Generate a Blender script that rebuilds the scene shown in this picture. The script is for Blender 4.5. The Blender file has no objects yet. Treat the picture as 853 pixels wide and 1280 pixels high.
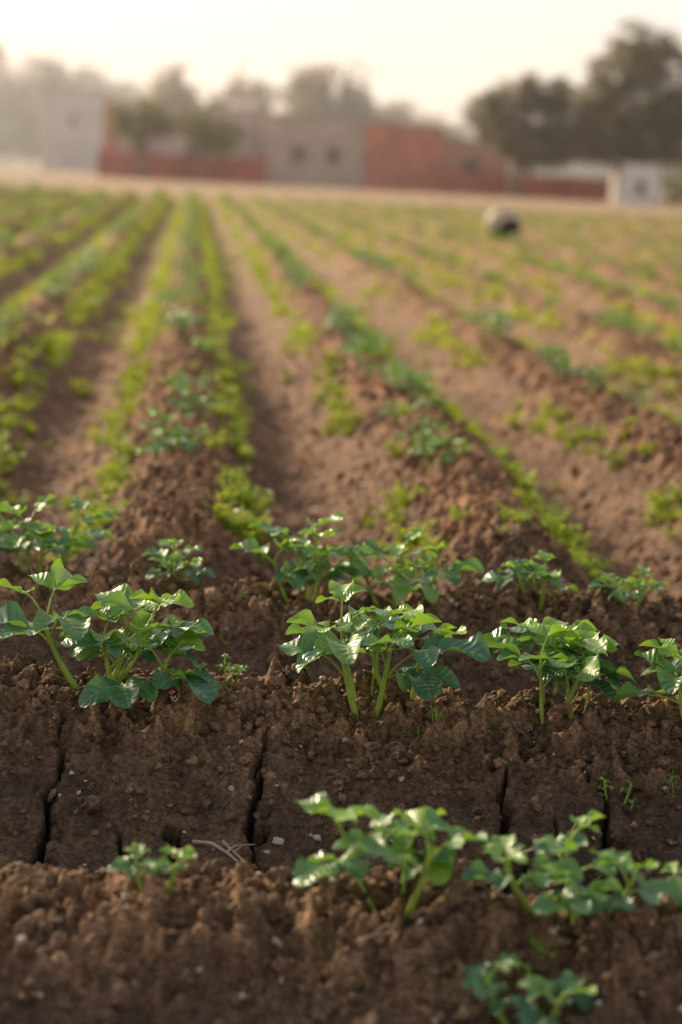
import bpy, math, numpy as np
from mathutils import Vector, Matrix, Euler
rng=np.random.default_rng(7)
scene=bpy.context.scene
# ------------------------------------------------------------ helpers
def perlin(x,y,seed=0):
    xi=np.floor(x).astype(np.int64); yi=np.floor(y).astype(np.int64)
    xf=x-xi; yf=y-yi
    def g(ix,iy,dx,dy):
        h=(ix*374761393+iy*668265263+seed*974634777)&0xffffffff
        h=((h^(h>>13))*1274126177)&0xffffffff
        h=h^(h>>16)
        a=(h&0xffff)/65535.0*2*np.pi
        return np.cos(a)*dx+np.sin(a)*dy
    u=xf*xf*xf*(xf*(xf*6-15)+10); v=yf*yf*yf*(yf*(yf*6-15)+10)
    n00=g(xi,yi,xf,yf); n10=g(xi+1,yi,xf-1,yf); n01=g(xi,yi+1,xf,yf-1); n11=g(xi+1,yi+1,xf-1,yf-1)
    return ((n00*(1-u)+n10*u)*(1-v)+(n01*(1-u)+n11*u)*v)*1.5
def sstep(a,b,x):
    t=np.clip((x-a)/(b-a),0,1); return t*t*(3-2*t)
FIELD_END=48.0
SP=0.73; X0=-0.02
def ypos(x,y): return y+0.12*(x-0.25)
CR=[ [(-.165,2.68),(-.172,2.59),(-.158,2.54),(-.178,2.49),(-.165,2.43),(-.15,2.34)],
     [(.128,2.66),(.118,2.56),(.125,2.52),(.112,2.47),(.13,2.43)],[(.13,2.45),(.155,2.41),(.165,2.38),(.19,2.30)],
     [(.33,2.54),(.325,2.45),(.335,2.40),(.33,2.28)],
     [(.465,2.62),(.455,2.50),(.47,2.45),(.445,2.39),(.43,2.30)],
     [(.60,2.58),(.59,2.47),(.605,2.41),(.585,2.30)],
     [(.43,3.30),(.425,3.12),(.41,3.0)],[(-.02,3.2),(-.03,3.07),(-.02,3.0)],[(.15,3.22),(.16,3.1),(.14,3.02)],[(.66,3.2),(.65,3.08),(.67,3.0)],
     [(.18,1.86),(.175,1.82),(.19,1.78)],[(.02,1.82),(.03,1.76),(.01,1.7)],
     [(.86,2.58),(.85,2.5),(.87,2.4)],[(-.42,2.6),(-.43,2.5),(-.41,2.4)],[(-.65,2.6),(-.64,2.5),(-.66,2.4)],
     [(1.1,2.58),(1.11,2.5),(1.09,2.4)],
     [(-.01,2.53),(.02,2.45),(.0,2.33)],[(.24,2.52),(.25,2.45),(.235,2.36)],[(.53,2.50),(.545,2.42),(.53,2.35)],[(-.07,2.52),(-.06,2.46),(-.075,2.38)]]
THIN={7,8,9,16,17,18,19}
def crack(x,y):
    m=np.zeros_like(x)
    sel=(y>1.6)&(y<3.5)&(np.abs(x)<1.4)
    xs=x[sel]; ys=y[sel]; mm=np.zeros_like(xs)
    xs=xs+0.018*perlin(xs*22,ys*22,91)+0.010*perlin(xs*70,ys*70,92)
    wv=0.9+0.7*perlin(xs*50,ys*50,93)
    for pi,pl in enumerate(CR):
        n=len(pl)-1; w0=0.0036 if pi in THIN else 0.0070
        for i in range(n):
            (ax,ay),(bx,by)=pl[i],pl[i+1]
            d=np.array([bx-ax,by-ay]); L=d@d
            t=np.clip(((xs-ax)*d[0]+(ys-ay)*d[1])/L,0,1)
            dist=np.hypot(xs-ax-t*d[0],ys-ay-t*d[1])
            tt=(i+t)/n
            w=w0*wv*(0.3+1.0*np.sin(np.pi*np.clip(tt*0.9+0.06,0,1)))
            mm=np.maximum(mm,1-sstep(w*0.6,w*1.3+.0008,dist))
    m[sel]=mm
    return m
def terrain(x,y,full=False):
    yp=ypos(x,y)
    wob=0.035*perlin(x*1.7,y*0.9,3)+0.018*perlin(x*7,y*5,4)
    ph=(yp+wob-2.72)/0.70
    pc=(0.5+0.5*np.cos(2*np.pi*ph))
    fg=1-sstep(2.15,2.4,yp)
    cross=(0.170-0.040*fg)*pc**0.95
    wx=0.05*perlin(x*0.3,y*0.55,5)+0.025*perlin(x*2,y*2.4,6)
    pr=(0.5+0.5*np.cos(2*np.pi*(x-X0+wx)/SP))
    kk=np.round((x-X0)/SP)
    row=(0.20+0.04*perlin(kk*3.3,y*1.1,8))*pr**1.0
    nose=sstep(3.66,4.0,yp+0.15*perlin(x*2,y*2,9))
    endf=1-sstep(FIELD_END-1.5,FIELD_END,y)
    cmask=1-sstep(3.74,3.8,yp)
    h=np.maximum(cross*cmask,row*nose*endf)
    crest=np.clip(pc**1.5*cmask+pr**1.5*nose*endf,0,1)
    cm=sstep(0.25,0.8,crest)
    far=1/(1+np.maximum(y-4,0)*0.10)
    h=h+0.024*perlin(x*4,y*4,11)*(0.4+0.6*cm)
    rowz=sstep(3.6,4.2,yp)
    h=h+(0.024*perlin(x*11,y*11,12)+0.018*np.abs(perlin(x*24,y*24,13))-0.004)*(0.28+0.72*np.maximum(cm,0.35*rowz))*far**0.2
    f1=perlin(x*55,y*55,14)
    f2=perlin(x*120,y*120,15)
    fr=(0.25+0.75*np.maximum(cm,0.4*rowz))
    bumps=sstep(0.0,0.45,perlin(x*30,y*30,17)); b2=sstep(0.1,0.5,perlin(x*62,y*62,23))
    h=h+fr*far*(0.009*f1+0.005*f2+0.018*bumps+0.010*b2)
    h=h+fg*(0.014*perlin(x*14,y*14,18)+0.010*np.abs(perlin(x*34,y*34,19)))
    ck=crack(x,y)
    h=h-0.045*ck
    h=h+0.25*perlin(x*0.01,y*0.01,30)*sstep(60,160,y)
    if full: return h,crest,ck,nose,pr,pc,yp,f1,bumps*fr+0.6*b2*fr,cm
    return h
def H(x,y):
    return terrain(np.atleast_1d(np.asarray(x,float)),np.atleast_1d(np.asarray(y,float)))

def make_mesh(name,V,F,mats,C=None,MI=None,smooth=True,parent=None):
    V=np.asarray(V,np.float32); F=np.asarray(F,np.int32)
    me=bpy.data.meshes.new(name)
    me.vertices.add(len(V)); me.vertices.foreach_set('co',V.ravel())
    me.loops.add(F.size); me.loops.foreach_set('vertex_index',F.ravel())
    me.polygons.add(len(F)); me.polygons.foreach_set('loop_start',np.arange(len(F),dtype=np.int32)*F.shape[1])
    if MI is not None: me.polygons.foreach_set('material_index',np.asarray(MI,np.int32))
    me.update(calc_edges=True)
    me.polygons.foreach_set('use_smooth',np.full(len(F),smooth,dtype=bool))
    for m in mats: me.materials.append(m)
    if C is not None:
        C=np.asarray(C,np.float32)
        if C.shape[1]==3: C=np.hstack([C,np.ones((len(C),1),np.float32)])
        a=me.color_attributes.new('Col','FLOAT_COLOR','POINT'); a.data.foreach_set('color',C.ravel())
    me.update()
    ob=bpy.data.objects.new(name,me); scene.collection.objects.link(ob)
    if parent: ob.parent=parent
    return ob
class MB:
    def __init__(s): s.V=[];s.F=[];s.C=[];s.M=[];s.n=0
    def add(s,V,F,C,m):
        V=np.asarray(V,float);F=np.asarray(F)
        s.V.append(V);s.F.append(F+s.n);s.n+=len(V)
        C=np.asarray(C,float)
        if C.ndim==1: C=np.tile(C,(len(V),1))
        s.C.append(C)
        s.M.append(np.full(len(F),m) if np.isscalar(m) else np.asarray(m))
    def get(s): return np.vstack(s.V),np.vstack(s.F),np.vstack(s.C),np.concatenate(s.M)
def gridfaces(nu,nv,wrap=False):
    F=[]
    for i in range(nu-1):
        for j in range(nv if wrap else nv-1):
            a=i*nv+j;b=i*nv+(j+1)%nv
            F.append((a,b,b+nv,a+nv))
    return np.array(F)
def nrm(v): v=np.asarray(v,float); return v/(np.linalg.norm(v)+1e-9)
def tube(P,R,ns=6):
    P=np.asarray(P,float); n=len(P); R=np.broadcast_to(R,(n,))
    T=np.gradient(P,axis=0); out=[]
    up=np.array([0.3,0.2,1.0]) if abs(nrm(T[0])[2])<0.9 else np.array([1.0,0.2,0])
    for i in range(n):
        t=nrm(T[i]); a=nrm(np.cross(t,up)); b=np.cross(t,a)
        an=np.arange(ns)/ns*2*np.pi
        out.append(P[i]+R[i]*(np.cos(an)[:,None]*a+np.sin(an)[:,None]*b))
    return np.vstack(out),gridfaces(n,ns,True)
def leaflet(base,d,up,L,W,droop,fold,nl=7,nw=5,r=None,curl=0.0,point=0.8):
    d=nrm(d); side=nrm(np.cross(up,d)); u=np.cross(d,side)
    t=np.linspace(0,1,nl); s=np.linspace(-1,1,nw)
    if nl>4: t=0.5-0.5*np.cos(np.pi*t)*0.9-0.0; t=(t-t[0])/(t[-1]-t[0])
    w=(t**0.5)*((1-t)**point); w=w/w.max()*W/2
    w=np.maximum(w,0.0006)
    TT,SS=np.meshgrid(t,s,indexing='ij'); WW=w[:,None]*np.ones_like(SS)
    X=TT*L*(1-0.25*droop*TT); Y=SS*WW*(1-0.15*abs(fold))
    Z=fold*np.abs(SS)**1.3*WW-droop*L*TT**2*0.6+curl*WW*np.sin(TT*7+SS*2)*SS**2*0.5
    V=base+X[...,None]*d+Y[...,None]*side+Z[...,None]*u
    C=np.stack([np.full(TT.shape,r if r is not None else 0.5),SS*0.5+0.5,TT],-1).reshape(-1,3)
    return V.reshape(-1,3),gridfaces(nl,nw),C
def bez(p0,p1,p2,n):
    t=np.linspace(0,1,n)[:,None]
    return (1-t)**2*p0+2*t*(1-t)*p1+t*t*p2
def potato(seed,height=0.15,nst=4,spread=0.35,lod=0,leafscale=1.0):
    r=np.random.default_rng(seed); mb=MB(); Z=np.array([0,0,1.0])
    nl,nw=(12,9) if lod==0 else (4,3)
    age=r.random()*0.2; k_=height/0.15
    for i in range(nst):
        az=2*np.pi*(i+r.random()*0.7)/nst; hh=height*(0.65+0.4*r.random())*0.84
        dr=np.array([np.cos(az),np.sin(az),0]); off=dr*0.018*r.random()
        ln=spread*(0.4+0.8*r.random())
        top=off+dr*hh*ln+Z*hh
        P=bez(off-Z*0.02,off+dr*hh*ln*0.7+Z*hh*0.35,top,9)
        sr=0.0038*(0.8+0.5*r.random())*leafscale**0.5
        if lod==0 or i<2:
            tv,tf=tube(P,np.linspace(sr,sr*0.65,9),8 if lod==0 else 3)
            mb.add(tv,tf,[r.random(),0.5,0.5],1)
        nleaf=3 if lod==0 else 3
        a0=r.random()*6.28
        for j in range(nleaf+1):
            terminal=(j==nleaf)
            t=0.56+0.44*(j+0.6)/nleaf if not terminal else 1
            pb=P[min(8,int(t*8))]
            la=a0+j*2.4+r.normal()*0.3
            ld=np.array([np.cos(la),np.sin(la),0])
            topness=min(1,(j+1)/(nleaf+1))
            elev=0.5+0.85*topness+r.normal()*0.2
            rl=(0.050-0.026*topness)*(0.7+0.6*r.random())*leafscale*k_
            mid=pb+ld*rl*0.5+Z*rl*elev*0.8
            end=pb+ld*rl*1.05+Z*rl*elev*(0.8)
            RP=bez(pb,mid,end,5)
            if lod==0:
                tv,tf=tube(RP,np.linspace(0.0019,0.0012,5),6); mb.add(tv,tf,[r.random(),0.5,0.5],1)
            ls=leafscale*k_**0.7*(0.75+0.5*r.random())*(1.15-0.38*topness)
            rr=np.clip(-0.18+0.9*topness**1.6+age+r.normal()*0.2,0,1)
            dd=nrm(RP[-1]-RP[-2])
            v=leaflet(RP[-1],nrm(dd+Z*(-0.05+0.3*topness)),Z+r.normal(size=3)*0.2,0.060*ls,0.044*ls,0.25+0.6*r.random()*(1.3-topness),0.10+0.5*r.random(),nl,nw,rr,0.7,0.46)
            mb.add(*v,0)
            sd=nrm(np.cross(Z,dd))
            npair=(2 if r.random()<0.3 else 1) if lod==0 else 1
            for k in range(npair):
                pk=RP[3-k*2]
                sc=(0.044-0.020*k)*ls
                for sg in (-1,1):
                    if r.random()<0.15: continue
                    ldv=nrm(sd*sg+dd*0.5+Z*(0.1+0.4*topness)+r.normal(size=3)*0.15)
                    p1=pk+ldv*0.003
                    v=leaflet(p1,ldv,Z+r.normal(size=3)*0.25,sc*(0.8+0.4*r.random()),sc*0.72,0.25+0.65*r.random(),0.1+0.5*r.random(),nl-3 if lod==0 else nl,nw-2 if lod==0 else nw,np.clip(rr+r.normal()*0.1,0,1),0.6,0.46)
                    mb.add(*v,0)
    return mb.get()
def weed(seed,h=0.06,nst=9,lod=0):
    r=np.random.default_rng(seed); mb=MB(); Z=np.array([0,0,1.0])
    for i in range(nst):
        az=r.random()*6.28; dr=np.array([np.cos(az),np.sin(az),0]); hh=h*(0.5+0.7*r.random())
        sp=hh*(0.2+0.9*r.random())
        P=bez(np.zeros(3)-Z*0.01,Z*hh*0.8+dr*sp*0.3,dr*sp+Z*hh,5)
        if lod==0:
            tv,tf=tube(P,0.0009,3); mb.add(tv,tf,[r.random(),0.5,0.5],1)
        n=7 if lod==0 else 3
        for j in range(n):
            t=0.3+0.7*(j+1)/n; pb=P[min(4,int(t*4))]+ r.normal(size=3)*0.002
            a=az+(-1)**j*(0.9+0.5*r.random()); d=np.array([np.cos(a),np.sin(a),0.35+0.4*r.random()])
            L=(0.016+0.012*r.random())*(1.0 if lod==0 else 2.0)
            v=leaflet(pb,d,Z+r.normal(size=3)*0.3,L,L*0.42,0.5,0.2,4 if lod==0 else 3,3 if lod==0 else 2,r.random())
            mb.add(*v,0)
    return mb.get()
def scatter(templates,pos,scale,yaw,trand,name,mats,tilt=0.0,smooth=True):
    Vs=[];Fs=[];Cs=[];Ms=[];n0=0
    which=rng.integers(0,len(templates),len(pos))
    for ti,(V,F,C,M) in enumerate(templates):
        idx=np.where(which==ti)[0]
        if len(idx)==0: continue
        N=len(idx); n=len(V)
        c=np.cos(yaw[idx])[:,None]; s=np.sin(yaw[idx])[:,None]; sc=scale[idx][:,None]
        x=V[:,0][None]*c-V[:,1][None]*s; y=V[:,0][None]*s+V[:,1][None]*c; z=np.broadcast_to(V[:,2][None],(N,n))
        if tilt:
            tx=rng.normal(size=(N,1))*tilt; ty=rng.normal(size=(N,1))*tilt
            x,z=x*np.cos(tx)-z*np.sin(tx),x*np.sin(tx)+z*np.cos(tx)
            y,z=y*np.cos(ty)-z*np.sin(ty),y*np.sin(ty)+z*np.cos(ty)
        W=np.stack([x*sc,y*sc,z*sc],-1)+pos[idx][:,None,:]
        Vs.append(W.reshape(-1,3))
        Fs.append((F[None]+(np.arange(N)*n)[:,None,None]).reshape(-1,4)+n0); n0+=N*n
        CC=np.repeat(C[None],N,0).copy(); CC[...,0]=np.clip(CC[...,0]*0.6+trand[idx][:,None]*0.4,0,1)
        Cs.append(CC.reshape(-1,C.shape[1])); Ms.append(np.tile(M,N))
    return make_mesh(name,np.vstack(Vs),np.vstack(Fs),mats,np.vstack(Cs),np.concatenate(Ms),smooth)
# ------------------------------------------------------------ materials
class NT:
    def __init__(s,name):
        s.m=bpy.data.materials.new(name); s.m.use_nodes=True; s.t=s.m.node_tree; s.t.nodes.clear()
        s.out=s.n('ShaderNodeOutputMaterial')
    def n(s,ty,**k):
        nd=s.t.nodes.new(ty)
        for a,b in k.items(): setattr(nd,a,b)
        return nd
    def l(s,a,b): s.t.links.new(a,b)
    def math(s,op,a,b=None,c=None):
        m=s.n('ShaderNodeMath',operation=op)
        for i,v in enumerate((a,b,c)):
            if v is None: continue
            if isinstance(v,(int,float)): m.inputs[i].default_value=v
            else: s.l(v,m.inputs[i])
        return m.outputs[0]
    def mix(s,f,a,b,bt='MIX'):
        m=s.n('ShaderNodeMix',data_type='RGBA',blend_type=bt)
        for i,v in ((0,f),(6,a),(7,b)):
            if isinstance(v,(int,float)): m.inputs[i].default_value=v
            elif isinstance(v,tuple): m.inputs[i].default_value=v+(1,)
            else: s.l(v,m.inputs[i])
        return m.outputs[2]
    def noise(s,sc,det=4,rough=0.6,vec=None):
        t=s.n('ShaderNodeTexNoise'); t.inputs['Scale'].default_value=sc; t.inputs['Detail'].default_value=det; t.inputs['Roughness'].default_value=rough
        if vec is None:
            g=s.n('ShaderNodeNewGeometry'); vec=g.outputs['Position']
        s.l(vec,t.inputs['Vector']); return t
    def ramp(s,f,*st):
        r=s.n('ShaderNodeValToRGB'); e=r.color_ramp.elements
        while len(e)<len(st): e.new(0.5)
        for i,(p,c) in enumerate(st): e[i].position=p; e[i].color=(c if isinstance(c,tuple) else (c,c,c))+(1,)
        s.l(f,r.inputs[0]); return r.outputs[0]
def soil_mat(name='soil'):
    k=NT(name); b=k.n('ShaderNodeBsdfPrincipled'); k.l(b.outputs[0],k.out.inputs[0])
    at=k.n('ShaderNodeAttribute',attribute_name='Col')
    n1=k.noise(14,5,0.65); n2=k.noise(150,4,0.7); n3=k.noise(3,3)
    f=k.ramp(n1.outputs[0],(0.3,0.55),(0.7,1.4))
    c=k.mix(1.0,at.outputs['Color'],f,'MULTIPLY')
    f2=k.ramp(n2.outputs[0],(0.34,0.4),(0.5,1.0),(0.68,1.7))
    c=k.mix(0.95,c,f2,'MULTIPLY')
    f3=k.ramp(n3.outputs[0],(0.35,(0.85,0.82,0.80)),(0.65,(1.12,1.06,1.0)))
    c=k.mix(1.0,c,f3,'MULTIPLY')
    k.l(c,b.inputs['Base Color']); b.inputs['Roughness'].default_value=0.8
    b.inputs['Specular IOR Level'].default_value=0.35
    bp=k.n('ShaderNodeBump'); bp.inputs['Strength'].default_value=1.0; bp.inputs['Distance'].default_value=0.010
    n4=k.noise(240,5,0.7); v=k.n('ShaderNodeTexVoronoi'); v.inputs['Scale'].default_value=110
    g=k.n('ShaderNodeNewGeometry'); k.l(g.outputs['Position'],v.inputs['Vector'])
    hh=k.math('ADD',n4.outputs[0],k.math('MULTIPLY',v.outputs['Distance'],-0.8))
    k.l(hh,bp.inputs['Height']); k.l(bp.outputs[0],b.inputs['Normal'])
    return k.m
def leaf_mat(name,c_old,c_new,rough=0.42,transl=0.3,tcol=(0.25,0.4,0.05),veins=True,tb=0.6):
    k=NT(name); b=k.n('ShaderNodeBsdfPrincipled')
    at=k.n('ShaderNodeAttribute',attribute_name='Col'); sep=k.n('ShaderNodeSeparateColor'); k.l(at.outputs['Color'],sep.inputs[0])
    R,G,B=sep.outputs
    c=k.mix(R,c_old,c_new)
    n=k.noise(60,3); c=k.mix(0.5,c,k.ramp(n.outputs[0],(0.3,0.65),(0.7,1.35)),'MULTIPLY')
    if veins:
        a=k.math('ABSOLUTE',k.math('SUBTRACT',G,0.5))
        mid=k.math('LESS_THAN',a,0.025)
        w=k.math('SINE',k.math('MULTIPLY',k.math('SUBTRACT',B,k.math('MULTIPLY',a,0.55)),40))
        vs=k.math('MULTIPLY',k.math('GREATER_THAN',w,0.92),0.2)
        vv=k.math('MAXIMUM',k.math('MULTIPLY',mid,0.45),vs)
        c=k.mix(vv,c,tuple(min(1,x*1.0+0.02) for x in c_new))
        bp=k.n('ShaderNodeBump'); bp.inputs['Strength'].default_value=0.35; bp.inputs['Distance'].default_value=0.003
        k.l(k.math('SUBTRACT',k.math('MULTIPLY',w,-0.5),mid),bp.inputs['Height']); k.l(bp.outputs[0],b.inputs['Normal'])
        b.inputs['Specular IOR Level'].default_value=0.8
    k.l(c,b.inputs['Base Color']); b.inputs['Roughness'].default_value=rough
    t=k.n('ShaderNodeBsdfTranslucent'); k.l(k.mix(tb,c,tcol),t.inputs[0])
    ms=k.n('ShaderNodeMixShader'); ms.inputs[0].default_value=transl
    k.l(b.outputs[0],ms.inputs[1]); k.l(t.outputs[0],ms.inputs[2]); k.l(ms.outputs[0],k.out.inputs[0])
    return k.m
def plain(name,col,rough=0.8,var=0.25,sc=3.0,bump=0.0):
    k=NT(name); b=k.n('ShaderNodeBsdfPrincipled'); k.l(b.outputs[0],k.out.inputs[0])
    n=k.noise(sc,5,0.65); c=k.mix(1.0,col,k.ramp(n.outputs[0],(0.3,1-var),(0.7,1+var)),'MULTIPLY')
    k.l(c,b.inputs['Base Color']); b.inputs['Roughness'].default_value=rough
    if bump:
        bp=k.n('ShaderNodeBump'); bp.inputs['Distance'].default_value=bump; k.l(n.outputs[0],bp.inputs['Height']); k.l(bp.outputs[0],b.inputs['Normal'])
    return k.m
def brick_mat(name,c1,c2,mortar):
    k=NT(name); b=k.n('ShaderNodeBsdfPrincipled'); k.l(b.outputs[0],k.out.inputs[0])
    g=k.n('ShaderNodeNewGeometry'); sp=k.n('ShaderNodeSeparateXYZ'); k.l(g.outputs['Position'],sp.inputs[0])
    cb=k.n('ShaderNodeCombineXYZ'); k.l(k.math('ADD',sp.outputs[0],sp.outputs[1]),cb.inputs[0]); k.l(sp.outputs[2],cb.inputs[1])
    br=k.n('ShaderNodeTexBrick'); k.l(cb.outputs[0],br.inputs['Vector']); br.inputs['Scale'].default_value=4.2
    br.inputs['Color1'].default_value=c1+(1,); br.inputs['Color2'].default_value=c2+(1,); br.inputs['Mortar'].default_value=mortar+(1,)
    br.inputs['Mortar Size'].default_value=0.02
    n=k.noise(0.7,5,0.6); c=k.mix(1.0,br.outputs['Color'],k.ramp(n.outputs[0],(0.3,0.7),(0.7,1.25)),'MULTIPLY')
    k.l(c,b.inputs['Base Color']); b.inputs['Roughness'].default_value=0.9
    return k.m
M_soil=soil_mat()
M_leaf=leaf_mat('potato_leaf',(0.042,0.170,0.095),(0.27,0.46,0.045),0.32,0.34,(0.38,0.64,0.04),True,0.5)
M_stem=leaf_mat('potato_stem',(0.32,0.46,0.08),(0.44,0.56,0.12),0.4,0.3,(0.5,0.62,0.07),False)
M_weed=leaf_mat('weed_leaf',(0.20,0.40,0.025),(0.54,0.60,0.04),0.5,0.5,(0.76,0.78,0.03),False)
M_wstem=leaf_mat('weed_stem',(0.16,0.28,0.05),(0.25,0.34,0.08),0.5,0.2,(0.3,0.45,0.08),False)
# ------------------------------------------------------------ ground
ys=[-600,-300,-150,-80,-40,-20,-10,-6,-4,-3,-2,-1.2,-0.6]
y=-0.2
while y<1.35: ys.append(y); y+=0.05
while y<3.95: ys.append(y); y+=0.0032
while y<60: ys.append(y); y+=max(0.0034,0.0033*y-0.0095)
while y<900: ys.append(y); y*=1.06
ys.append(1500)
ys=np.array(ys)
nd=900
u=np.linspace(-1,1,nd)
side=1+np.geomspace(0.01,1200,45)
u=np.concatenate([-side[::-1],u,side])
yy=np.maximum(ys,0)
D=0.60+0.27*yy; D=np.minimum(D,40+0*D)
cx=0.12+0.075*yy
X=cx[:,None]+np.sign(u)[None]*(np.minimum(np.abs(u),1)[None]*D[:,None]+np.maximum(np.abs(u)-1,0)[None]*1.0)
Y=np.repeat(ys[:,None],len(u),1)
x=X.ravel(); yv=Y.ravel()
h,crest,ck,nose,pr,pc,yp,f1,bb,cm=terrain(x,yv,True)
A=lambda *c: np.array(c)[None]
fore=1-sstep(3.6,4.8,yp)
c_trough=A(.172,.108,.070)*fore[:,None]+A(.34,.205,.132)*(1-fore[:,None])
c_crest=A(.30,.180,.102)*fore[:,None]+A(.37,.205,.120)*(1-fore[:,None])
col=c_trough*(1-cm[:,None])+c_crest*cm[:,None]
pat=perlin(x*2.2,yv*2.2,40)+0.6*perlin(x*7,yv*4,45)
col=col*(1+0.30*np.clip(pat,-1.5,1.5)[:,None])
col=col*(1+0.30*np.clip(f1,-1,1)[:,None])
bump_tint=np.clip(bb-0.35,0,1)*sstep(60,3,yv)  # raised bumps get a paler tone
col=col*(1+0.65*bump_tint[:,None]*A(1,.98,.95))
col=col*(1-0.92*ck[:,None])  # crack shade painted into the soil colour, on top of the carving
gr=sstep(-0.1,0.5,perlin(x*1.5,yv*0.8,41)+0.2*perlin(x*9,yv*4,42))*sstep(8,26,yv)*0.5
col=col*(1-gr[:,None])+A(.24,.26,.045)*gr[:,None]
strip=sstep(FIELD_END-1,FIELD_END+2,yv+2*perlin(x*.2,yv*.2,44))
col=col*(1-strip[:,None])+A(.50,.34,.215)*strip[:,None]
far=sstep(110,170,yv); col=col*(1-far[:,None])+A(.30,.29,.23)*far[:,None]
nu=len(u); nr=len(ys)
ii,jj=np.meshgrid(np.arange(nr-1),np.arange(nu-1),indexing='ij')
a=(ii*nu+jj).ravel(); F=np.stack([a,a+1,a+1+nu,a+nu],1)
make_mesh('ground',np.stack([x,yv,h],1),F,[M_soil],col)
print('ground verts',len(x))
# ------------------------------------------------------------ clods
def cube_sphere(n):
    pts={};F=[]
    V=[]
    def vid(p):
        key=tuple(np.round(p,5))
        if key not in pts: pts[key]=len(V); V.append(nrm(p))
        return pts[key]
    g=np.linspace(-1,1,n+1)
    for ax in range(3):
        for sg in (-1,1):
            for i in range(n):
                for j in range(n):
                    q=[]
                    for (p,r_) in ((i,j),(i+1,j),(i+1,j+1),(i,j+1)):
                        v=[0,0,0]; v[ax]=sg; v[(ax+1)%3]=g[p]*sg; v[(ax+2)%3]=g[r_]; q.append(vid(np.array(v,float)))
                    F.append(q)
    return np.array(V),np.array(F)
def clod_templates(n,count,seed,rough):
    cv,cf=cube_sphere(n); out=[]
    for i in range(count):
        r=np.random.default_rng(seed+i); V=cv.copy()
        d=np.ones(len(V))
        for q in range(10):
            ax=nrm(r.normal(size=3)); o=0.45+0.4*r.random(); pj=V@ax
            d=np.minimum(d,np.where(pj>o*1.0,o/np.maximum(pj,1e-3),1))
        for fq,am in ((2.5,.10),(6,.06)):
            o=r.normal(size=3)*10
            d=d+am*(perlin(V[:,0]*fq+o[0],V[:,1]*fq+o[1],5)+perlin(V[:,1]*fq+o[2],V[:,2]*fq+o[0],6))
        d=d*(1+rough*r.normal(size=len(V)))
        V=V*d[:,None]*np.array([1,0.6+0.4*r.random(),0.5+0.35*r.random()])
        out.append((V,cf,np.tile([.5,.5,.5],(len(V),1)),np.zeros(len(cf),int)))
    return out,len(cv)
clods,nc=clod_templates(5,10,100,0.10)
bigclods,nb=clod_templates(10,8,150,0.03)
def clod_pts(n,xr,yr,smin,smax,pw,e=2.6,pmin=0.06):
    px=rng.uniform(*xr,n); py=rng.uniform(*yr,n)
    _,cr,ckk,*_r=terrain(px,py,True)
    keep=(rng.random(n)<pmin+cr**pw)&(ckk<0.1)
    px,py=px[keep],py[keep]
    sc=smin*(smax/smin)**(rng.random(len(px))**e)
    return px,py,H(px,py)+sc*0.1,sc
def colour_clods(ob,nc):
    me=ob.data; nt=len(me.vertices)//nc
    tone=0.6+0.95*rng.random(nt)
    co=np.zeros(len(me.vertices)*3,np.float32); me.vertices.foreach_get('co',co); yy_=co.reshape(-1,3)[::nc,1]
    fz=(yy_>4).astype(float)[:,None]
    base=(np.array([.31,.195,.118])*(1-fz)+np.array([.36,.21,.13])*fz)*tone[:,None]
    Cc=np.hstack([np.repeat(base,nc,0),np.ones((nt*nc,1))]).astype(np.float32)
    me.color_attributes['Col'].data.foreach_set('color',Cc.ravel())
parts=[clod_pts(56000,(-0.8,1.6),(1.4,3.95),0.0026,0.012,1.3,1.7,.12),clod_pts(28000,(-2.2,3.2),(3.9,9),0.005,0.022,1.0,1.9,.2)]
px,py,pz,sc=[np.concatenate([p[i] for p in parts]) for i in range(4)]
N=len(px)
colour_clods(scatter(clods,np.stack([px,py,pz],1),sc,rng.random(N)*6.28,rng.random(N),'soil_clods',[M_soil],0.5,True),nc)
p_=clod_pts(4600,(-0.8,1.6),(1.4,3.9),0.010,0.024,2.6,1.9,.03); N=len(p_[0])
colour_clods(scatter(bigclods,np.stack(p_[:3],1),p_[3],rng.random(N)*6.28,rng.random(N),'soil_clods',[M_soil],0.5,True),nb)
M_peb=plain('pale_pebble',(.50,.44,.37),.8,.3,40)
p_=clod_pts(1300,(-0.8,1.6),(1.4,3.9),0.003,0.009,.6,1.8,.3); N=len(p_[0])
scatter(clods,np.stack(p_[:3],1)+[0,0,.002],p_[3],rng.random(N)*6.28,rng.random(N),'pebbles',[M_peb],0.4,True)
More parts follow.
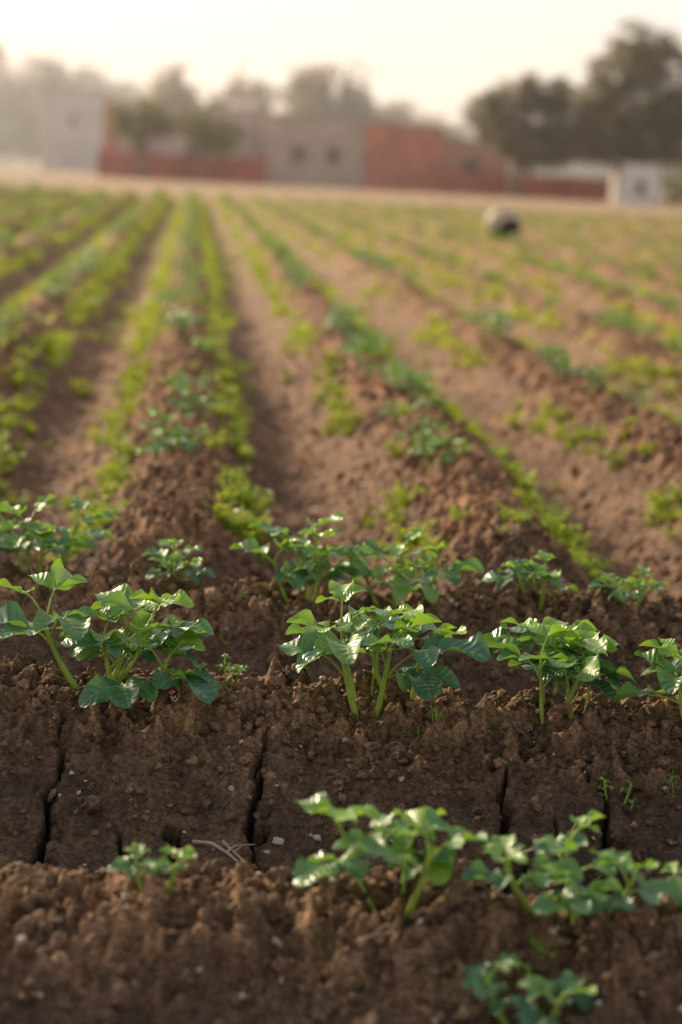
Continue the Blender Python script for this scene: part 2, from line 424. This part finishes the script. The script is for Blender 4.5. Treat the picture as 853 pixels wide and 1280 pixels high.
# ------------------------------------------------------------ near potato plants
def place_potato(x_,c,height,nst,seed,spread=0.35,dy=0.0,ls=1.0,rot=0.0):
    y_=c-0.12*(x_-0.25)+dy
    V,F,C,M=potato(seed,height,nst,spread,0,ls)
    z=H(x_,y_)[0]
    ob=make_mesh('potato_plant',V,F,[M_leaf,M_stem],C,M)
    ob.location=(x_,y_,z-0.006); ob.rotation_euler=(0,0,rot)
A_,B_,C_=3.42,2.72,2.02
near=[(-.265,A_,.13,4,11,.6),(-.013,A_,.07,3,12,.8),(.225,A_,.145,4,13,.5),(.394,A_,.135,4,14,.6),(.651,A_,.085,3,15,.5),(.815,A_,.065,3,16,.8),
 (-.125,B_,.15,3,21,.7),(-.06,B_,.145,3,27,.45),(.28,B_,.17,4,22,.5),(.335,B_,.12,2,28,.6),(.545,B_,.14,4,23,.65),(.595,B_,.12,2,29,.6),(.765,B_,.14,4,24,.6),
 (.25,C_,.115,3,31,.7),(.45,C_,.085,4,32,.9),(-.015,C_,.04,2,33,.7),(.585,C_,.055,3,35,.7),
 (-.5,A_,.12,4,41,.5),(1.1,A_,.13,4,42,.5),(-.42,B_,.14,4,43,.5),(1.05,B_,.15,5,44,.5),(-.4,C_,.1,4,45,.5),(.85,C_,.12,4,46,.5)]
for (x_,c,hh,ns,sd,spd) in near: place_potato(x_,c,hh,ns,sd,spd,rot=sd*1.3,ls=1.15)
place_potato(.37,C_,.075,3,34,1.1,dy=-.15,ls=1.1)
# ------------------------------------------------------------ rows: potato and weeds
def rowpts(k_range,ymax,step_fn,off,jit,ymin=4.05):
    P=[]
    for k in k_range:
        y=ymin+rng.random()*0.2
        while y<ymax:
            xx=X0+SP*k+off*(1 if rng.random()<0.5 else -1)+rng.normal()*jit
            if -0.22*y-2.5<xx<0.34*y+3: P.append((xx,y,k))
            y+=step_fn(y)*(0.6+0.8*rng.random())
    return np.array(P)
tp0=[potato(200+i,0.11,3,0.6,1,1.2) for i in range(6)]
tpn=[potato(300+i,0.10,3,0.7,0,0.95) for i in range(4)]
P=rowpts(range(-20,30),FIELD_END-1,lambda y:0.2+0.012*y,0.0,0.04,4.75)
dens=perlin(P[:,0]*0.8,P[:,1]*0.5,60)
P=P[(dens>-0.15)]
nearm=P[:,1]<7
for sel,tp,nm in ((nearm,tpn,'potato_rows'),(~nearm,tp0,'potato_rows')):
    Q=P[sel]; n=len(Q)
    scatter(tp,np.stack([Q[:,0],Q[:,1],H(Q[:,0],Q[:,1])-0.004],1),0.5+0.5*rng.random(n),rng.random(n)*6.28,rng.random(n),nm,[M_leaf,M_stem],0.08)
tw=[weed(400+i,0.055,12,0) for i in range(6)]
twl=[weed(450+i,0.075,9,1) for i in range(6)]
P=rowpts(range(-20,30),FIELD_END-1,lambda y:0.011+0.0019*y,0.175,0.03,3.98)
d=perlin(P[:,0]*1.2+50,P[:,1]*0.8,61)+0.55*perlin(P[:,0]*6,P[:,1]*5,62)
thr=-0.36+0.05*np.maximum(P[:,2],0)-0.014*np.maximum(P[:,1]-8,0)
P=P[d>thr]
n=13000; ex=rng.uniform(-8,20,n); ey=5+42*rng.random(n)**1.2
okk=(ex>-0.22*ey-1)&(ex<0.34*ey+2)&(perlin(ex*0.9,ey*0.6,63)>-0.05+0.12*(ey<9))
E=np.stack([ex,ey,np.zeros(n)],1)[okk]
hw=np.array([(.11,4.12),(.12,4.22),(.10,4.35),(.14,4.5),(.15,4.65),(-.24,4.15),(-.22,4.25),(.70,4.0),(.93,3.98),(.91,4.2),(.9,4.35),(-.2,4.4),(.55,4.3)])
Hh=np.vstack([np.stack([hw[:,0]+rng.normal(size=len(hw))*.022,hw[:,1]+rng.normal(size=len(hw))*.03,np.zeros(len(hw))],1) for _ in range(5)])
P=np.vstack([P,E,Hh])
nearm=P[:,1]<8.5
print('weeds',len(P),nearm.sum())
for sel,tp,sm in ((nearm,tw,1.0),(~nearm,twl,1.0)):
    Q=P[sel]; n=len(Q); sc=(0.35+0.75*rng.random(n)**1.5)*sm
    scatter(tp,np.stack([Q[:,0],Q[:,1],H(Q[:,0],Q[:,1])-0.003],1),sc,rng.random(n)*6.28,rng.random(n),'weed_rows',[M_weed,M_wstem],0.12)
n=10; sx=rng.uniform(-0.7,1.4,n); sy=rng.uniform(1.7,3.9,n)
hand=[(.02,2.73),(.08,2.75),(.62,2.53),(.69,2.55),(.07,3.05),(.11,3.4),(.36,2.66)]
sx=np.concatenate([sx]+[np.array([h_[0]+rng.normal()*0.008 for h_ in hand for _ in range(2)])]); sy=np.concatenate([sy]+[np.array([h_[1]+rng.normal()*0.008 for h_ in hand for _ in range(2)])])
n=len(sx)
tsd=[potato(480+i,0.05,2,0.7,0,0.6) for i in range(4)]
scatter(tsd,np.stack([sx,sy,H(sx,sy)-0.002],1),0.35+0.45*rng.random(n)**2,rng.random(n)*6.28,0.5+0.5*rng.random(n),'seedlings',[M_leaf,M_stem],0.2)
# ------------------------------------------------------------ twigs, dead leaf
M_twig=plain('dry_twig',(0.48,0.34,0.24),0.8,0.3,60)
def twig(pts,r=0.0022):
    P=np.array([(a,b,H(a,b)[0]+c) for a,b,c in pts])
    mb=MB(); tv,tf=tube(P,np.linspace(r,r*0.5,len(P)),6); mb.add(tv,tf,[0.5]*3,0)
    q=P[len(P)//2]; P2=np.array([q,q+np.array([0.012,0.006,0.008]),q+np.array([0.028,0.004,0.010])])
    tv,tf=tube(P2,[r*0.7,r*0.5,r*0.3],5); mb.add(tv,tf,[0.5]*3,0)
    V,F,C,M=mb.get(); make_mesh('dry_twig',V,F,[M_twig],C,M)
twig([(.03,2.50,.008),(.055,2.485,.010),(.075,2.465,.011),(.09,2.445,.010)],.003)
twig([(.07,2.49,.008),(.085,2.465,.012),(.10,2.44,.010)],.0022)
twig([(.47,2.45,.008),(.50,2.46,.010),(.535,2.472,.010),(.555,2.485,.012)],.003)
twig([(-.1,2.44,.006),(-.08,2.46,.008),(-.06,2.47,.01)],.0015)
twig([(.2,1.92,.01),(.22,1.95,.01),(.25,1.96,.012)],.002)
twig([(.10,3.02,.008),(.13,3.03,.010),(.165,3.02,.008)],.002)
M_dead=plain('dead_leaf',(0.34,0.12,0.07),0.7,0.3,80)
lx,ly=.0,2.47
V,F,C=leaflet(np.array([lx,ly,H(lx,ly)[0]+.010]),np.array([1,.3,.1]),np.array([0,-.3,1.]),.03,.022,-.3,.5,7,5,.5,.5)
make_mesh('dead_leaf',V,F,[M_dead],C)
# ------------------------------------------------------------ pot in the field
def lathe(prof,ns=28):
    an=np.arange(ns)/ns*2*np.pi
    V=np.vstack([np.stack([r*np.cos(an),r*np.sin(an),np.full(ns,z)],1) for r,z in prof]); return V,gridfaces(len(prof),ns,True)
M_pot=plain('pale_clay',(0.55,0.42,0.31),0.6,0.15,8); M_dark=plain('pot_mouth_black',(0.015,0.014,0.016),0.6,0.2,8)  # black covers the pot from shoulder to inside
prof=[(.001,-.2),(.08,-.195),(.15,-.165),(.2,-.1),(.22,-.02),(.21,.06),(.17,.13),(.12,.165),(.105,.19),(.125,.215),(.13,.225),(.115,.225),(.095,.19),(.10,.16),(.15,.11),(.18,.0),(.12,-.13),(.001,-.16)]
V,F=lathe(prof)
V=V@np.array(Matrix.Rotation(math.radians(118),3,'X').transposed())
mi=np.repeat([0 if i<6 else 1 for i in range(len(prof)-1)],28)
V=V*1.12
ob=make_mesh('clay_pot',V,F,[M_pot,M_dark],None,mi); ob.location=(4.22,26.2,H(4.22,26.2)[0]+.18); ob.rotation_euler=(0,0,.45)
# ------------------------------------------------------------ buildings
def box(name,x0,x1,y0,y1,z0,z1,mat,parent):
    V=[(a,b,c) for c in (z0,z1) for b in (y0,y1) for a in (x0,x1)]
    F=[(0,2,3,1),(4,5,7,6),(0,1,5,4),(2,6,7,3),(0,4,6,2),(1,3,7,5)]
    o=make_mesh(name,V,F,[mat],smooth=False); o.parent=parent
    m=o.modifiers.new('b','BEVEL'); m.width=0.02; m.segments=1
    return o
def wall_openings(name,x0,x1,y0,th,z0,z1,ops,mat,parent):
    xs=x0
    for (xa,xb,za,zb) in ops:
        box(name+'_pier',xs,xa,y0,y0+th,z0,z1,mat,parent)
        if za>z0+.01: box(name+'_below',xa,xb,y0,y0+th,z0,za,mat,parent)
        box(name+'_lintel',xa,xb,y0,y0+th,zb,z1,mat,parent)
        xs=xb
    box(name+'_pier',xs,x1,y0,y0+th,z0,z1,mat,parent)
def empty(name):
    e=bpy.data.objects.new(name,None); scene.collection.objects.link(e); return e
M_brick=brick_mat('red_brick',(.56,.165,.105),(.50,.145,.095),(.44,.24,.18))
M_brick2=brick_mat('pale_brick',(.52,.25,.19),(.46,.22,.17),(.44,.30,.24))
M_brick3=brick_mat('dark_brick',(.46,.11,.08),(.40,.10,.075),(.36,.16,.13))
M_plast=plain('grey_plaster',(.46,.355,.30),.9,.2,.8)
M_plast2=plain('mauve_plaster',(.52,.41,.39),.9,.2,.8)
M_white=plain('whitewash',(.70,.65,.62),.85,.2,.8)
M_win=plain('dark_interior',(.12,.09,.09),.5,.2,2)
M_frame=plain('window_frame',(.26,.19,.15),.7,.2,5)
M_roof=plain('roof_slab',(.32,.25,.22),.9,.2,1)
def block(e,nm,x0,x1,y0,dep,h,mat,ops,coping=True):
    wall_openings(nm+'_front',x0,x1,y0,.25,-.1,h,ops,mat,e)
    box(nm+'_left_wall',x0,x0+.25,y0+.25,y0+dep-.25,-.1,h,mat,e); box(nm+'_right_wall',x1-.25,x1,y0+.25,y0+dep-.25,-.1,h,mat,e)
    box(nm+'_back_wall',x0,x1,y0+dep-.25,y0+dep,-.1,h,mat,e)
    box(nm+'_roof',x0+.25,x1-.25,y0+.25,y0+dep-.25,h-.4,h-.25,M_roof,e)
    for (xa,xb,za,zb) in ops:
        box(nm+'_dark_recess',xa+.06,xb-.06,y0+.16,y0+.2,za+.06 if za>0.1 else za+0.02,zb-.06,M_win,e)  # dark panel stands in for the shade inside the opening
        box(nm+'_sill',xa-.08,xb+.08,y0-.06,y0-.003,za-.09,za-.002,M_frame,e)
        box(nm+'_mullion',(xa+xb)/2-.03,(xa+xb)/2+.03,y0+.1,y0+.157,za+.02,zb-.02,M_frame,e)
    if coping: box(nm+'_coping',x0-.05,x1+.05,y0-.05,y0+dep+.05,h+.003,h+.1,M_roof,e)
e=empty('brick_farmhouse')
block(e,'plaster_wing',3.5,8.79,100,6,3.45,M_plast,[(5.0,5.6,1.3,2.0),(6.8,7.4,1.3,2.0)])
block(e,'brick_wing',8.81,12.69,99.6,6.4,3.3,M_brick,[])
block(e,'low_wing',12.71,16.2,100,5,2.65,M_brick2,[(13.8,14.7,1.1,1.7)])
block(e,'rear_wing',-4.6,3.3,103,5,3.7,M_plast2,[(-3.3,-2.4,1.2,2.3),(-.4,.6,1.2,2.3)])
box('rear_wing_pillar',-4.75,-4.3,102.3,102.9,-.1,3.9,M_brick,e)
e=empty('brick_boundary_wall')
box('wall_body',-4.8,3.45,98,98.25,-.1,1.2,M_brick3,e); box('wall_coping',-4.85,3.5,97.95,98.3,1.203,1.28,M_brick3,e)
for i in range(5): box('wall_pier',-4.8+i*2.02,-4.45+i*2.02,97.85,97.997,-.1,1.35,M_brick3,e)
e=empty('brick_boundary_wall')
box('wall_body',12.5,21.3,97.5,97.75,-.1,1.05,M_brick3,e); box('wall_coping',12.45,21.35,97.45,97.8,1.053,1.13,M_brick3,e)
for i in range(5): box('wall_pier',12.5+i*2.1,12.85+i*2.1,97.35,97.497,-.1,1.2,M_brick3,e)
e=empty('whitewashed_shed')
block(e,'shed',20.1,21.8,90,3,1.85,M_white,[(20.7,21.1,.5,1.1)])
e=empty('whitewashed_house')
block(e,'house',2.0,3.6,112,4,4.6,M_white,[(2.5,3.1,3,3.9)])
e=empty('pale_farm_building')
block(e,'hall',-10.2,-6.0,132,6,5.3,plain('weathered_render',(.52,.48,.48),.9,.15,.5),[(-8.4,-8.0,3,3.6)])
M_pole=plain('concrete_pole',(.5,.47,.45),.9,.1,2)
def pole(x_,y_,h_):
    mb=MB(); tv,tf=tube([(x_,y_,-.2),(x_,y_,h_*.5),(x_,y_,h_)],[.14,.12,.09],10); mb.add(tv,tf,[.5]*3,0)
    for z in (h_-.3,h_-.9):
        tv,tf=tube([(x_-.8,y_-.15,z),(x_+.8,y_-.15,z)],[.05,.05],6); mb.add(tv,tf,[.5]*3,0)
        for q in (-.7,0,.7):
            tv,tf=tube([(x_+q,y_-.15,z),(x_+q,y_-.15,z+.2)],[.04,.03],6); mb.add(tv,tf,[.5]*3,0)
    V,F,C,M=mb.get(); make_mesh('utility_pole',V,F,[M_pole],C,M)
pole(-8.2,110,6.2)
# ------------------------------------------------------------ trees
def tree(name,base,blobs,nclump,nleaf,leaf,ml,mt,seed,trunk_r=.3,cl=0.55):
    r=np.random.default_rng(seed); mb=MB(); base=np.array(base,float)
    fork=base+np.array([0,0,1.0])*(min(b[0][2]-b[1][2] for b in blobs)*0.8+0.4-base[2])
    fork[2]=max(fork[2],base[2]+.6)
    tv,tf=tube([base-[0,0,.3],base+[0,0,.1],(base+fork)/2+r.normal(size=3)*.05,fork],[trunk_r*1.4,trunk_r,trunk_r*.8,trunk_r*.7],9); mb.add(tv,tf,[.5]*3,1)
    VV=[]
    for (c,rad) in blobs:
        c=np.array(c,float);rad=np.array(rad,float)
        tv,tf=tube(bez(fork,(fork+c)/2+[0,0,-.2]+r.normal(size=3)*.2,c,6),np.linspace(trunk_r*.6,.05,6),6); mb.add(tv,tf,[.5]*3,1)
        nc=max(6,int(nclump*rad.prod()**(2/3)))
        for i in range(nc):
            dv=nrm(r.normal(size=3)); rr=(0.3+0.7*r.random()**.6)*(1+.12*r.normal())
            cc=c+dv*rad*rr
            if i%3==0:
                tv,tf=tube([c,(c+cc)/2+r.normal(size=3)*.15,cc],[.06,.035,.015],4); mb.add(tv,tf,[.5]*3,1)
            s=cl*(.6+.8*r.random()); tone=r.random()
            pts=cc+r.normal(size=(nleaf,3))*s*np.array([.6,.6,.45])
            VV.append((pts,tone))
    P=np.vstack([p for p,_ in VV]); tn=np.concatenate([np.full(len(p),t) for p,t in VV])
    n=len(P); a=r.normal(size=(n,3)); a/=np.linalg.norm(a,axis=1)[:,None]; b=np.cross(a,r.normal(size=(n,3))); b/=np.linalg.norm(b,axis=1)[:,None]
    L=leaf*(.6+.8*r.random((n,1)))
    Q=np.stack([P-a*L,P+b*L*.45,P+a*L,P-b*L*.45],1).reshape(-1,3)
    C=np.repeat(np.stack([tn*.7+.3*r.random(n),np.full(n,.5),np.full(n,.5)],1),4,0)
    mb.add(Q,np.arange(n*4).reshape(-1,4),C,0)
    V,F,C,M=mb.get(); return make_mesh(name,V,F,[ml,mt],C,M)
def tleaf(n,a,b,t=.25,tc=(.25,.3,.08)): return leaf_mat(n,a,b,.6,t,tc,False)
M_t1=tleaf('tree_foliage',(.050,.052,.028),(.17,.13,.065),.32,(.46,.34,.10))
M_t2=tleaf('orchard_foliage',(.09,.11,.04),(.22,.20,.08),.32,(.42,.38,.10))
M_t3=tleaf('hazy_foliage',(.36,.32,.27),(.48,.42,.35),.4,(.6,.5,.4))  # distance haze painted into the pale foliage and bark colours
M_t4=tleaf('misty_foliage',(.56,.52,.52),(.66,.61,.59),.4,(.7,.65,.62))  # paler still, more haze in the leaf colour
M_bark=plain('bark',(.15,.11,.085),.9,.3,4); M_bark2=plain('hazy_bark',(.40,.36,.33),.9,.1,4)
tree('broadleaf_tree',(20.8,92,0),[((20.9,92,7.0),(1.4,1.8,1.4)),((19.8,92.5,5.6),(1.6,1.7,1.4)),((22.5,92,5.3),(1.9,1.7,1.8)),((21.0,91.5,4.0),(2.5,1.9,1.5)),((23.0,92,3.1),(1.8,1.6,1.3)),((19.2,91.7,3.5),(1.7,1.5,1.3)),((20.9,91.8,2.3),(2.5,1.5,.8)),((18.6,92,4.6),(.8,.9,.7)),((22.3,92,7.2),(.9,.8,.6)),((18.4,92,2.6),(1.2,1.0,.9))],22,40,.13,M_t1,M_bark,1,.34,.40)
tree('broadleaf_tree',(15.6,94,0),[((15.5,94,4.8),(1.6,1.6,1.15)),((14.2,94,3.8),(1.2,1.2,.95)),((17.0,94,4.1),(1.6,1.5,1.2)),((15.6,93.7,3.1),(2.1,1.5,1.0)),((17.8,93.7,3.1),(1.5,1.4,1.1)),((16.6,93.5,2.2),(2.2,1.3,.9)),((17.6,94,5.1),(.8,.8,.6))],22,40,.13,M_t1,M_bark,2,.28,.36)
tree('orchard_tree',(-2.6,95,0),[((-2.7,95,3.1),(1.4,1.2,.8)),((-3.4,95,2.5),(.9,1,.7)),((-1.8,95,2.5),(1.1,1,.7))],22,36,.12,M_t2,M_bark,3,.14,.35)
tree('orchard_tree',(.4,95.5,0),[((.2,95.5,2.9),(1.2,1.2,.75)),((1.3,95.5,2.5),(1.2,1,.7)),((.8,95.5,1.9),(1.5,1,.5))],22,36,.12,M_t2,M_bark,4,.13,.35)
def treeline(name,xs,y0,hs,rad,ml,mt,seed,nl=26,leaf=.4,nclump=2.2,cl=1.2):
    r=np.random.default_rng(seed)
    blobs=[]
    for x_,h_ in zip(xs,hs):
        for q in range(4):
            z=h_*(.3+.2*q); rr=rad*(1.15-.16*q)
            blobs.append(((x_+r.normal()*rad*.3,y0+r.normal()*2,z-rr*.2),(rr,rr,h_*.2)))
    return tree(name,(xs[0],y0,0),blobs,nclump,nl,leaf,ml,mt,seed,.25,cl)
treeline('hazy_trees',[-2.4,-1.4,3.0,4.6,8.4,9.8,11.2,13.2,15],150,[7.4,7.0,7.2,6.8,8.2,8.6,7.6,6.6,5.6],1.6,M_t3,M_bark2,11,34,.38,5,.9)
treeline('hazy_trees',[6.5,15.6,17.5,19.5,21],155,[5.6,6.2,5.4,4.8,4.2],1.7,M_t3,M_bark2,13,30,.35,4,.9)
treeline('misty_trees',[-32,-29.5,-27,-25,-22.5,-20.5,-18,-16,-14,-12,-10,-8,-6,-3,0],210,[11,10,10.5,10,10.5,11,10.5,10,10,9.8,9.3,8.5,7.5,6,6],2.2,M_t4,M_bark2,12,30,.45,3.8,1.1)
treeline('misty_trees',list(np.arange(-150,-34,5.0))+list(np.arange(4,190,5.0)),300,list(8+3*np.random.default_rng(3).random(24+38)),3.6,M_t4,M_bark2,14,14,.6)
treeline('hedge_bushes',[24,25.5,27,28.5,30,32,34],96,[1.9,2.3,1.8,2.4,2.6,2.2,2.5],.9,M_t2,M_bark,15,20,.16)
# ------------------------------------------------------------ real haze layer over the far fields
hm=NT('haze'); vs=hm.n('ShaderNodeVolumeScatter'); vs.inputs['Color'].default_value=(.98,.94,.90,1); vs.inputs['Density'].default_value=0.0024; vs.inputs['Anisotropy'].default_value=0.55
hm.l(vs.outputs[0],hm.out.inputs['Volume'])
Vb=[(a,b,c) for c in (-3,26) for b in (60,330) for a in (-260,320)]
hz=make_mesh('haze',Vb,[(0,2,3,1),(4,5,7,6),(0,1,5,4),(2,6,7,3),(0,4,6,2),(1,3,7,5)],[hm.m],smooth=False)
# ------------------------------------------------------------ world, sun
SUN_AZ=math.radians(-35); SUN_EL=math.radians(25)
w=bpy.data.worlds.new('World'); scene.world=w; w.use_nodes=True; nt=w.node_tree; nt.nodes.clear()
o=nt.nodes.new('ShaderNodeOutputWorld'); sky=nt.nodes.new('ShaderNodeTexSky'); sky.sky_type='NISHITA'; sky.sun_disc=False
sky.sun_elevation=SUN_EL; sky.sun_rotation=SUN_AZ; sky.dust_density=6; sky.air_density=1.2
b1=nt.nodes.new('ShaderNodeBackground'); b1.inputs[1].default_value=0.05; nt.links.new(sky.outputs[0],b1.inputs[0])
tc=nt.nodes.new('ShaderNodeTexCoord'); sp=nt.nodes.new('ShaderNodeSeparateXYZ'); nt.links.new(tc.outputs['Generated'],sp.inputs[0])
rp=nt.nodes.new('ShaderNodeValToRGB'); e=rp.color_ramp.elements
e[0].position=0.0; e[0].color=(1.38,1.08,.82,1); e[1].position=.09; e[1].color=(.88,.86,.845,1)
x_=e.new(.35); x_.color=(.50,.49,.48,1); x_=e.new(1.0); x_.color=(.30,.31,.32,1)
nt.links.new(sp.outputs[2],rp.inputs[0])
b2=nt.nodes.new('ShaderNodeBackground'); b2.inputs[1].default_value=1.0; nt.links.new(rp.outputs[0],b2.inputs[0])
ad=nt.nodes.new('ShaderNodeAddShader'); nt.links.new(b1.outputs[0],ad.inputs[0]); nt.links.new(b2.outputs[0],ad.inputs[1]); nt.links.new(ad.outputs[0],o.inputs[0])
sl=bpy.data.lights.new('sun','SUN'); sl.energy=5.0; sl.angle=math.radians(5); sl.color=(1,.82,.57)
so=bpy.data.objects.new('sun',sl); scene.collection.objects.link(so)
dv=Vector((math.sin(SUN_AZ)*math.cos(SUN_EL),math.cos(SUN_AZ)*math.cos(SUN_EL),math.sin(SUN_EL)))
so.rotation_euler=dv.to_track_quat('Z','Y').to_euler()
# ------------------------------------------------------------ camera
cam=bpy.data.cameras.new('camera'); co=bpy.data.objects.new('camera',cam); scene.collection.objects.link(co); scene.camera=co
cam.sensor_fit='VERTICAL'; cam.sensor_height=36; cam.lens=67.5; cam.clip_end=4000; cam.clip_start=.05
co.location=(0,0,.945)
R=Matrix.Rotation(math.radians(-4.8),4,'Z')@Matrix.Rotation(math.radians(90-10.1),4,'X')@Matrix.Rotation(math.radians(2.8),4,'Z')
co.rotation_euler=R.to_euler()
cam.dof.use_dof=True; cam.dof.focus_distance=2.82; cam.dof.aperture_fstop=2.8
scene.view_settings.view_transform='Standard'; scene.view_settings.look='None'; scene.view_settings.exposure=0
